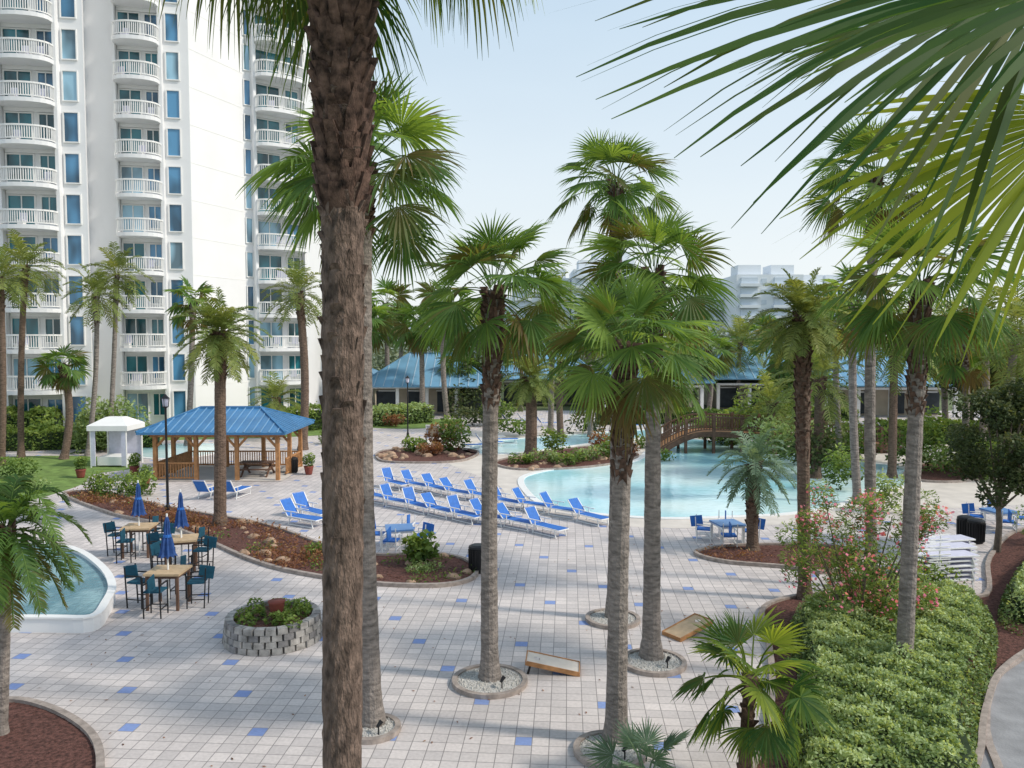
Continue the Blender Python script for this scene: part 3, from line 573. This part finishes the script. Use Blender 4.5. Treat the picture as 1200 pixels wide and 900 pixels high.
# ---------------- blue roofed buildings
def hip(mb,cx,cy,w,d,z0,z1,ridge,sp=.5,th=.1,rz=0,R1=None,R2=None,sw=.05):
    R1=R1 or ROOF;R2=R2 or ROOFR
    c_,s_=math.cos(rz),math.sin(rz)
    T=lambda x,y,z:(cx+x*c_-y*s_,cy+x*s_+y*c_,z)
    a,b,r_=w/2,d/2,ridge/2
    vs=[T(-a,-b,z0),T(a,-b,z0),T(a,b,z0),T(-a,b,z0),T(-r_,0,z1),T(r_,0,z1),T(-a,-b,z0-th),T(a,-b,z0-th),T(a,b,z0-th),T(-a,b,z0-th)]
    mb.add(vs,[(0,1,5,4),(1,2,5),(2,3,4,5),(3,0,4),(0,6,7,1),(1,7,8,2),(2,8,9,3),(3,9,6,0),(9,8,7,6)],R1)
    n=int(w/sp)
    for i in range(n+1):
        x=-a+w*i/n; t=1 if abs(x)<=r_ else (a-abs(x))/(a-r_)
        if t<.04: continue
        for s in(-1,1): mb.bar(T(x,s*b,z0+.02),T(x,s*b*(1-t),z0+(z1-z0)*t+.02),sw,.06,R2)
    n=int(d/sp)
    for i in range(n+1):
        y=-b+d*i/n; t=1-abs(y)/b
        if t<.04: continue
        for s in(-1,1): mb.bar(T(s*a,y,z0+.02),T(s*(a-(a-r_)*t),y,z0+(z1-z0)*t+.02),sw,.06,R2)
    for s in(-1,1):
        for u in(-1,1): mb.bar(T(s*a,u*b,z0+.04),T(s*r_,0,z1+.04),.14,.08,R1)
    mb.bar(T(-r_,0,z1+.04),T(r_,0,z1+.04),.2,.1,R1)
def pavilion(px0,px1,d,name,dep=12,ze=3.0,zr=6.2):
    x0=W(px0,400,d)[0];x1=W(px1,400,d)[0]; w=x1-x0; cx=(x0+x1)/2; e=empty(name); m=MB(); m.box((cx,d+dep/2+1,1.4),(w-2,dep-3,2.8),BEIGE)
    n=int(w/3.2); k=MB()
    for i in range(n+1):
        x=x0+.5+(w-1)*i/n; m.box((x,d+.4,1.4),(.32,.32,2.8),WPAINT)
        if i<n:
            k.box((x+1.6,d+2.42,1.25),(1.5,.1,2.1) if i%3 else (2.2,.1,2.2),DARKIN); k.box((x+1.6,d+2.36,2.38),(1.7,.1,.12),WPAINT)
    m.box((cx,d+.4,2.85),(w-.6,.3,.22),WPAINT); m.build('walls',e); k.build('windows',e); q=MB(); hip(q,cx,d+dep/2,w+1.2,dep+1.4,ze,zr,w-8,.9,.1,0,ROOF2,ROOFR2,.1); q.build('roof',e)
pavilion(424,575,80,'clubhouse_building'); pavilion(372,440,88,'clubhouse_building',10,2.9,5.4); pavilion(580,700,92,'clubhouse_building',12,3.2,7.2)
pavilion(705,830,82,'poolside_building',12,3.3,6.4); pavilion(838,960,86,'poolside_building',12,3.5,7.0); pavilion(965,1130,78,'poolside_building',12,3.2,6.4)
# ---------------- gazebo
def gazebo():
    a=G(183,563); b=G(331,560); w=b[0]-a[0]; cx=(a[0]+b[0])/2; y0=a[1]; dp=4.6; e=empty('gazebo'); m=MB(); q=MB(); rl=MB()
    xs=[cx-w/2,cx-w/6,cx+w/6,cx+w/2]
    for j,y in enumerate((y0,y0+dp/2,y0+dp)):
        for i,x in enumerate(xs):
            if j==1 and i in(1,2): continue
            m.box((x,y,1.2),(.2,.2,2.4),WOOD)
            for s in(-1,1):
                if (i==0 and s<0) or(i==3 and s>0): continue
                m.bar((x,y,1.75),(x+s*.55,y,2.35),.09,.12,WOOD)
    for y in(y0,y0+dp): m.box((cx,y,2.48),(w+.5,.16,.26),WOOD)
    for x in(xs[0],xs[3]): m.box((x,y0+dp/2,2.48),(.15,dp-.2,.24),WOOD)
    for i in range(20):
        x=cx-w/2-.5+(w+1)*i/19; m.box((x,y0-.35,2.56),(.06,.5,.12),WOOD)
    def rail(p,q_):
        p=Vector(p);q_=Vector(q_); L=(q_-p).length
        for z in(.15,.95): rl.bar(p+Vector((0,0,z)),q_+Vector((0,0,z)),.09,.08,WOOD)
        n=int(L/.14)
        for k in range(n): c=p.lerp(q_,(k+.5)/n); rl.bar(c+Vector((0,0,.17)),c+Vector((0,0,.93)),.045,.045,WOOD)
    rail((xs[0],y0,0),(xs[1],y0,0)); rail((xs[0],y0,0),(xs[0],y0+dp,0)); rail((xs[0],y0+dp,0),(xs[3],y0+dp,0)); rail((xs[3],y0+1.5,0),(xs[3],y0+dp,0))
    hip(q,cx,y0+dp/2,w+1.3,dp+1.6,2.68,3.75,3.4,.42,.12)
    m.sheet([(cx-w/2-.3,y0-.3),(cx+w/2+.3,y0-.3),(cx+w/2+.3,y0+dp+.3),(cx-w/2-.3,y0+dp+.3)],.03,CONC)
    m.build('frame',e); rl.build('railing',e); q.build('roof',e)
    t=MB(); x=cx+1.7;y=y0+1.6; t.box((x,y,.76),(1.9,.8,.06),DWOOD)
    for s in(-1,1):
        t.box((x,y+s*.75,.45),(1.9,.28,.05),DWOOD); t.bar((x+s*.7,y-.8,.0),(x+s*.7,y+.2,.74),.08,.08,DWOOD); t.bar((x+s*.7,y+.8,.0),(x+s*.7,y-.2,.74),.08,.08,DWOOD); t.box((x+s*.7,y,.42),(.07,1.6,.07),DWOOD)
    t.build('picnic_table')
gazebo()
c=G(128,548); m=MB()
for sx in(-1,1):
    for sy in(-1,1): m.tube([(c[0]+sx*1.05,c[1]+1+sy,0),(c[0]+sx*1.05,c[1]+1+sy,2.3)],.05,8,WPAINT)
m.box((c[0],c[1]+1,2.35),(2.4,2.3,.3),WPAINT)
m.add([(c[0]-1.2,c[1]-.15,2.5),(c[0]+1.2,c[1]-.15,2.5),(c[0]+1.2,c[1]+2.15,2.5),(c[0]-1.2,c[1]+2.15,2.5),(c[0]-.5,c[1]+.7,2.95),(c[0]+.5,c[1]+.7,2.95),(c[0]+.5,c[1]+1.3,2.95),(c[0]-.5,c[1]+1.3,2.95)],[(0,1,5,4),(1,2,6,5),(2,3,7,6),(3,0,4,7),(4,5,6,7)],WPAINT)
m.box((c[0]+.9,c[1]-.02,1.2),(.25,.05,2.2),LILAC); m.box((c[0]-.9,c[1]-.02,1.2),(.25,.05,2.2),LILAC); m.box((c[0],c[1]+2.05,1.2),(2,.05,2.2),LILAC); m.box((c[0],c[1]+1,.35),(1.6,1.6,.5),WPAINT)
m.build('cabana')
for i,p in enumerate(((95,560),(158,556),(170,572),(362,556))):
    x,y,_=G(*p); e=empty('potted_plant'); m=MB(); m.tube([(x,y,0),(x,y,.1),(x,y,.42),(x,y,.48)],[.17,.2,.26,.29],14,POT); m.build('pot',e,True)
    r=np.random.RandomState(300+i); P,C_=blobs([(x,y,.7),(x+.1,y,.95),(x-.12,y+.1,.85)],[.3]*3,420,r); leaves('foliage',P,.14,C_,SHR,r,parent=e)
# ---------------- bridge
def bridge():
    m=MB(); y=53.; x0=W(772,400,y)[0]; x1=W(1062,400,y)[0]; xr=W(830,400,y)[0]; xe=W(990,400,y)[0]
    def zc(x):
        if x<xr: return .05+1.35*math.sin((x-x0)/(xr-x0)*math.pi/2)
        return 1.4-1.0*max(0,(x-xr)/(x1-xr))**1.5
    n=44; P=[(x0+(x1-x0)*i/n) for i in range(n+1)]
    for i in range(n):
        a,b=P[i],P[i+1]
        for yy in(y,y+2.4):
            m.bar((a,yy,zc(a)-.1),(b,yy,zc(b)-.1),.12,.35,DWOOD); m.bar((a,yy,zc(a)+1.05),(b,yy,zc(b)+1.05),.14,.1,DWOOD); m.bar((a,yy,zc(a)+.2),(b,yy,zc(b)+.2),.08,.08,DWOOD)
            for k in range(2): q=a+(b-a)*(k+.5)/2; m.box((q,yy,zc(q)+.6),(.07,.05,.85),DWOOD)
        m.bar((a,y+1.2,zc(a)),(b,y+1.2,zc(b)),2.3,.06,WOOD)
        if i%5==0:
            for yy in(y,y+2.4): m.box((a,yy,zc(a)/2+.6),(.18,.18,zc(a)+1.25),DWOOD)
    m.build('wooden_footbridge')
bridge()
# ---------------- furniture meshes
def mesh_of(mb,name):
    me=bpy.data.meshes.new(name); me.from_pydata(mb.v,[],mb.f)
    for x in mb.mats: me.materials.append(x)
    me.polygons.foreach_set('material_index',mb.m); me.update(); return me
def lounger_mesh(sl,fr,a=50):
    m=MB(); s=math.radians(a)
    for y in(-.31,.31):
        m.bar((-.45,y,.36),(1.1,y,.34),.035,.04,fr); m.bar((-.45,y,.36),(-.45-.75*math.cos(s),y,.36+.75*math.sin(s)),.035,.04,fr)
        m.bar((-.3,y,.36),(-.4,y,0),.035,.035,fr); m.bar((.85,y,.34),(.95,y,0),.035,.035,fr); m.bar((-.4,y,.05),(.95,y,.05),.03,.03,fr)
        m.bar((-.25,y,.38),(-.25,y,.58),.03,.03,fr); m.bar((-.65,y,.58),(.1,y,.58),.045,.03,fr)
    m.box((.33,0,.365),(1.5,.58,.02),sl)
    m.bar((-.46,0,.38),(-.45-.76*math.cos(s),0,.38+.76*math.sin(s)),.58,.02,sl)
    m.bar((1.1,-.31,.34),(1.1,.31,.34),.035,.035,fr); m.bar((-.45-.75*math.cos(s),-.31,.36+.75*math.sin(s)),(-.45-.75*math.cos(s),.31,.36+.75*math.sin(s)),.035,.035,fr)
    return m
LMs=[mesh_of(lounger_mesh(BLUEF,WPAINT,a),'sun_lounger') for a in(46,54,62)]
rows=[[(462,566),(487,568),(511,572),(535,577),(563,581),(592,588),(622,592),(655,598),(689,606)],[(441,582),(464,588),(489,593),(514,598),(543,604),(573,607),(604,612),(638,619)]]
for R_ in rows:
    for p in R_: x,y,_=G(p[0],p[1]+6); inst('sun_lounger',rnd.choice(LMs),(x,y,.0),rz=math.radians(-42+rnd.uniform(-9,9)),sc_=.93)
for p,a in(((353,615),-30),((364,607),-40),((548,527),10),((572,524),15),((590,520),12),((600,498),20),((618,497),10),((245,583),80),((275,583),80),((740,503),5),((640,500),15)):
    x,y,_=G(*p); inst('sun_lounger',LMs[1],(x,y,.0),rz=math.radians(a))
def chair_mesh(sl,fr,sh=.44,h=.92,w=.5):
    m=MB()
    for x in(-w/2,w/2):
        for y,t in((-w/2,sh+.2),(w/2,h)): m.bar((x,y,0),(x,y+(.06 if y>0 else 0),t),.03,.03,fr)
        m.bar((x,-w/2,sh+.2),(x,w/2,sh+.2),.04,.03,fr); m.bar((x,-w/2,sh*.35),(x,w/2,sh*.35),.025,.025,fr)
    m.box((0,0,sh),(w,w,.05),sl); m.bar((0,w/2,sh+.08),(0,w/2+.06,h),w*.9,.03,sl); m.bar((-w/2,-w/2,sh*.35),(w/2,-w/2,sh*.35),.025,.025,fr)
    return mesh_of(m,'chair')
CH=chair_mesh(BLUEF,WPAINT); ST=chair_mesh(TEAL,BLACK,.72,1.15,.46)
def table_mesh(h,w,l,top,leg):
    m=MB(); m.box((0,0,h-.03),(l,w,.06),top); m.box((0,0,h-.1),(l*.9,w*.9,.08),leg)
    for x in(-1,1):
        for y in(-1,1): m.box((x*l*.42,y*w*.42,(h-.06)/2),(.07,.07,h-.06),leg)
    return mesh_of(m,'table')
BT=table_mesh(1.05,.95,1.0,TABLE,DWOOD); DT=table_mesh(.72,1,1.0,M('blue_table',(.12,.25,.50),.4,.1,3,0),WPAINT)
def umb_mesh():
    m=MB(); m.tube([(0,0,0),(0,0,2.45)],.025,8,WPAINT); n=16; vs=[];fs=[]; prof=[(1.35,.20),(1.45,.16),(1.8,.11),(1.95,.07),(2.3,.05),(2.42,.02)]
    for z,r in prof:
        for k in range(n): rr=r*(1.25 if k%2 else .7); vs.append((rr*math.cos(2*math.pi*k/n),rr*math.sin(2*math.pi*k/n),z-(.05 if k%2 else 0)))
    for i in range(len(prof)-1):
        for k in range(n): fs.append((i*n+k,i*n+(k+1)%n,(i+1)*n+(k+1)%n,(i+1)*n+k))
    m.add(vs,fs,NAVY); m.tube([(0,0,1.83),(0,0,1.9)],.1,10,BLUEF); return mesh_of(m,'umbrella')
UM=umb_mesh()
for p,rz in(((156,655),.1),((206,672),.3),((189,717),.0)):
    x,y,_=G(*p); y+=.5; inst('bar_table',BT,(x,y,0),rz); inst('patio_umbrella',UM,(x,y,0),rz,1.08)
    for k,a in enumerate((0,1.57,3.14,4.71)):
        aa=a+rz; inst('bar_stool',ST,(x+.82*math.sin(aa),y+.82*math.cos(aa),0),-aa+rnd.uniform(-.3,.3))
for p in((468,640),(852,634),(1170,618)):
    x,y,_=G(*p); inst('patio_table',DT,(x,y,0),.2)
    for a in(0.2,1.77,3.34,4.9): inst('patio_chair',CH,(x+.85*math.sin(a),y+.85*math.cos(a),0),-a+rnd.uniform(-.2,.2))
x,y,_=G(1100,690)
STK=mesh_of(lounger_mesh(LILAC,WPAINT,12),'stacked_lounger')
for j in range(3):
    e=empty('stacked_loungers')
    for i in range(6):
        inst('lounger',STK,(x+j*.85*.6,y+j*.95,.14*i),math.radians(12+rnd.uniform(-3,3)),parent=e)
def bin_(px):
    x,y,_=G(*px); m=MB(); m.tube([(x,y,0),(x,y,.05),(x,y,.78),(x,y,.8)],[.24,.27,.29,.3],18,BLACK); m.tube([(x,y,.8),(x,y,.86),(x,y,.9)],[.31,.29,.2],18,BLACK)
    for k in range(18): a=k*math.pi/9; m.bar((x+.285*math.cos(a),y+.285*math.sin(a),.07),(x+.3*math.cos(a),y+.3*math.sin(a),.76),.03,.03,BLACK)
    m.build('trash_bin')
for p in((560,670),(1131,632),(343,554),(1143,636)): bin_(p)
def lamp(px,h):
    x,y,_=G(*px); m=MB(); m.tube([(x,y,0),(x,y,.3),(x,y,.4),(x,y,h-.5)],[.12,.1,.06,.045],10,BLACK)
    m.tube([(x,y,h-.5),(x,y,h-.42)],[.05,.16],8,BLACK)
    m.tube([(x,y,h-.42),(x,y,h-.08)],[.11,.15],8,LILAC); m.tube([(x,y,h-.08),(x,y,h+.02),(x,y,h+.12)],[.2,.1,.02],8,BLACK)
    for k in range(4): a=k*math.pi/2; m.bar((x+.13*math.cos(a),y+.13*math.sin(a),h-.42),(x+.17*math.cos(a),y+.17*math.sin(a),h-.08),.02,.02,BLACK)
    m.build('street_lamp')
lamp((197,601),5.1); lamp((478,512),4.7); lamp((998,560),4.5)
fp=smoothpoly([G(*p)[:2] for p in[(-120,735),(-30,739),(60,740),(108,739),(124,722),(132,700),(118,676),(85,655),(30,648),(-60,645),(-130,660)]],4)
m=MB(); m.sheet(fp,.28,WATER2); kerb(m,fp,.16,.36,WHITE); kerb(m,fp,.22,.05,WPAINT,z=.363); m.build('fountain_basin')
def planter():
    b=G(304,768); x,y=b[0],b[1]+1.15; e=empty('stone_planter',(x,y,0)); m=MB()
    for c in range(4):
        n=26
        for k in range(n):
            a=2*math.pi*(k+.5*(c%2))/n; r_=1.12-.02*c+rnd.uniform(-.01,.01); L=2*math.pi*r_/n-.018
            m.box((r_*math.cos(a),r_*math.sin(a),.08+.155*c),(.2+rnd.uniform(-.02,.02),L,.148),rnd.choice([STONE,STONE,STONE2]),rz=a+rnd.uniform(-.04,.04),taper=.94)
    m.sheet([(1.05*math.cos(k*.3927/2),1.05*math.sin(k*.3927/2)) for k in range(32)],.52,MULCH); m.build('stone_wall',e)
    r=np.random.RandomState(4); cs=[(r.uniform(-.8,.8)*.9,r.uniform(-.8,.8)*.9,.62) for _ in range(16)]; P,C_=blobs(cs,[(.24,.24,.2)]*16,2400,r); leaves('foliage',P,.09,C_,SHR,r,parent=e)
    q=MB(); q.tube([(.12,-.1,.5),(.12,-.1,.66),(.12,-.1,.94),(.12,-.1,.98)],[.1,.15,.2,.22],16,POT); q.build('pot',e,True)
planter()
def corn(px,rz,top):
    x,y,_=G(*px); m=MB(); TOP=top
    t=math.atan(.22/1.2)
    def P(u,v,o=0): return (u*math.cos(t),v,.08+(u+.6)*math.sin(t)+o)
    K=24; hx=.37; inn=[(hx+.08*math.cos(2*math.pi*k/K),.08*math.sin(2*math.pi*k/K)) for k in range(K)]; out=[]
    for k in range(K):
        a=2*math.pi*k/K; dx,dy=math.cos(a),math.sin(a); s=min((.6-hx)/dx if dx>1e-6 else 1e9,(-.6-hx)/dx if dx<-1e-6 else 1e9,.3/abs(dy) if abs(dy)>1e-6 else 1e9); out.append((hx+dx*s,dy*s))
    corners=[(.6,.3),(-.6,.3),(-.6,-.3),(.6,-.3)]
    vs=[P(*p) for p in inn]+[P(*p) for p in out]+[P(*c_) for c_ in corners]; fs=[(k,K+k,K+(k+1)%K,(k+1)%K) for k in range(K)]
    def near(c_): 
        for k in range(K):
            a,b=out[k],out[(k+1)%K]
            on=lambda p,q:(abs(p[0]-c_[0])<1e-4 and abs(q[1]-c_[1])<1e-4)
            if on(a,b) or on(b,a): return k
    for i,c_ in enumerate(corners):
        k=near(c_)
        if k is not None: fs.append((K+k,2*K+i,K+(k+1)%K))
    m.add(vs,fs,TOP)
    for s in(-1,1): m.bar(P(-.6,s*.31,-.03),P(.6,s*.31,-.03),.025,.1,WOOD)
    for s in(-.612,.612): m.bar(P(s,-.32,-.03),P(s,.32,-.03),.025,.1,WOOD)
    for s in(-1,1): m.bar(P(.5,s*.27,-.05),(.56,s*.27,0),.04,.05,BLACK)
    o=m.build('cornhole_board'); o.location=(x,y,0); o.rotation_euler[2]=rz
corn((648,785),math.radians(175),M('board_white',(.62,.56,.50),.5,.1,4,0)); corn((806,742),math.radians(35),TABLE)
x,y,_=G(507,527); m=MB()
for s in(-1,1): m.box((x+s*.42,y,.85),(.09,.09,1.7),WPAINT)
m.box((x,y,1.25),(.76,.05,.8),LILAC); m.box((x,y,1.69),(.95,.12,.08),WPAINT); m.box((x,y-.03,1.25),(.6,.02,.62),BEIGE); m.build('notice_board')
# ---------------- light, sky, camera
S=Vector((.9,-.22,0)).normalized()*math.cos(math.radians(42))+Vector((0,0,math.sin(math.radians(42))))
sl=bpy.data.lights.new('sun','SUN'); sl.energy=3.0; sl.angle=math.radians(5.0); sl.color=(1,.92,.80)
so=bpy.data.objects.new('sun',sl); sc.collection.objects.link(so); so.rotation_euler=S.to_track_quat('Z','Y').to_euler(); so.location=(20,-10,40)
w=bpy.data.worlds.new('World'); sc.world=w; w.use_nodes=True; nt=w.node_tree; bg=nt.nodes['Background']; sk=nt.nodes.new('ShaderNodeTexSky'); sk.sky_type='NISHITA'; sk.sun_disc=False
sk.sun_elevation=math.radians(42); sk.sun_rotation=math.atan2(S.x,S.y); sk.air_density=1; sk.dust_density=3; sk.ozone_density=2
# thin morning haze over the clear sky: whiter toward the horizon, faint streaks
N=nt.nodes.new; L=nt.links.new
tc=N('ShaderNodeTexCoord'); sp=N('ShaderNodeSeparateXYZ'); L(tc.outputs['Generated'],sp.inputs[0])
rp=N('ShaderNodeValToRGB'); rp.color_ramp.elements[0].position=0; rp.color_ramp.elements[0].color=(.95,)*3+(1,); rp.color_ramp.elements[1].position=.8; rp.color_ramp.elements[1].color=(.45,)*3+(1,)
k=rp.color_ramp.elements.new(.36); k.color=(.78,)*3+(1,); L(sp.outputs[2],rp.inputs[0])
mp=N('ShaderNodeMapping'); mp.inputs['Scale'].default_value=(1.2,1.2,4); L(tc.outputs['Generated'],mp.inputs[0]); no=N('ShaderNodeTexNoise'); no.inputs['Scale'].default_value=1.6; no.inputs['Detail'].default_value=5; L(mp.outputs[0],no.inputs[0])
mm=N('ShaderNodeMath'); mm.operation='MULTIPLY_ADD'; L(no.outputs['Fac'],mm.inputs[0]); mm.inputs[1].default_value=.22; mm.inputs[2].default_value=-.11
ad=N('ShaderNodeMath'); ad.operation='ADD'; ad.use_clamp=True; L(rp.outputs[0],ad.inputs[0]); L(mm.outputs[0],ad.inputs[1])
hc=N('ShaderNodeValToRGB'); hc.color_ramp.elements[0].color=(.90,.93,.92,1); hc.color_ramp.elements[1].color=(.60,.79,.95,1); hc.color_ramp.elements[1].position=.5; L(sp.outputs[2],hc.inputs[0])
hs=N('ShaderNodeVectorMath'); hs.operation='SCALE'; hs.inputs['Scale'].default_value=7.2; L(hc.outputs[0],hs.inputs[0])
mx=N('ShaderNodeMix'); mx.data_type='RGBA'; L(ad.outputs[0],mx.inputs[0]); L(sk.outputs[0],mx.inputs[6]); L(hs.outputs[0],mx.inputs[7])
L(mx.outputs[2],bg.inputs[0]); bg.inputs[1].default_value=.15
cam=bpy.data.cameras.new('camera'); cam.sensor_width=36; cam.lens=28; cam.clip_end=5000; cam.clip_start=.1
co=bpy.data.objects.new('camera',cam); sc.collection.objects.link(co); co.location=(0,0,H); co.rotation_euler=(math.radians(90)-TH,0,0); sc.camera=co
sc.view_settings.view_transform='Standard'; sc.view_settings.look='None'; sc.view_settings.exposure=0
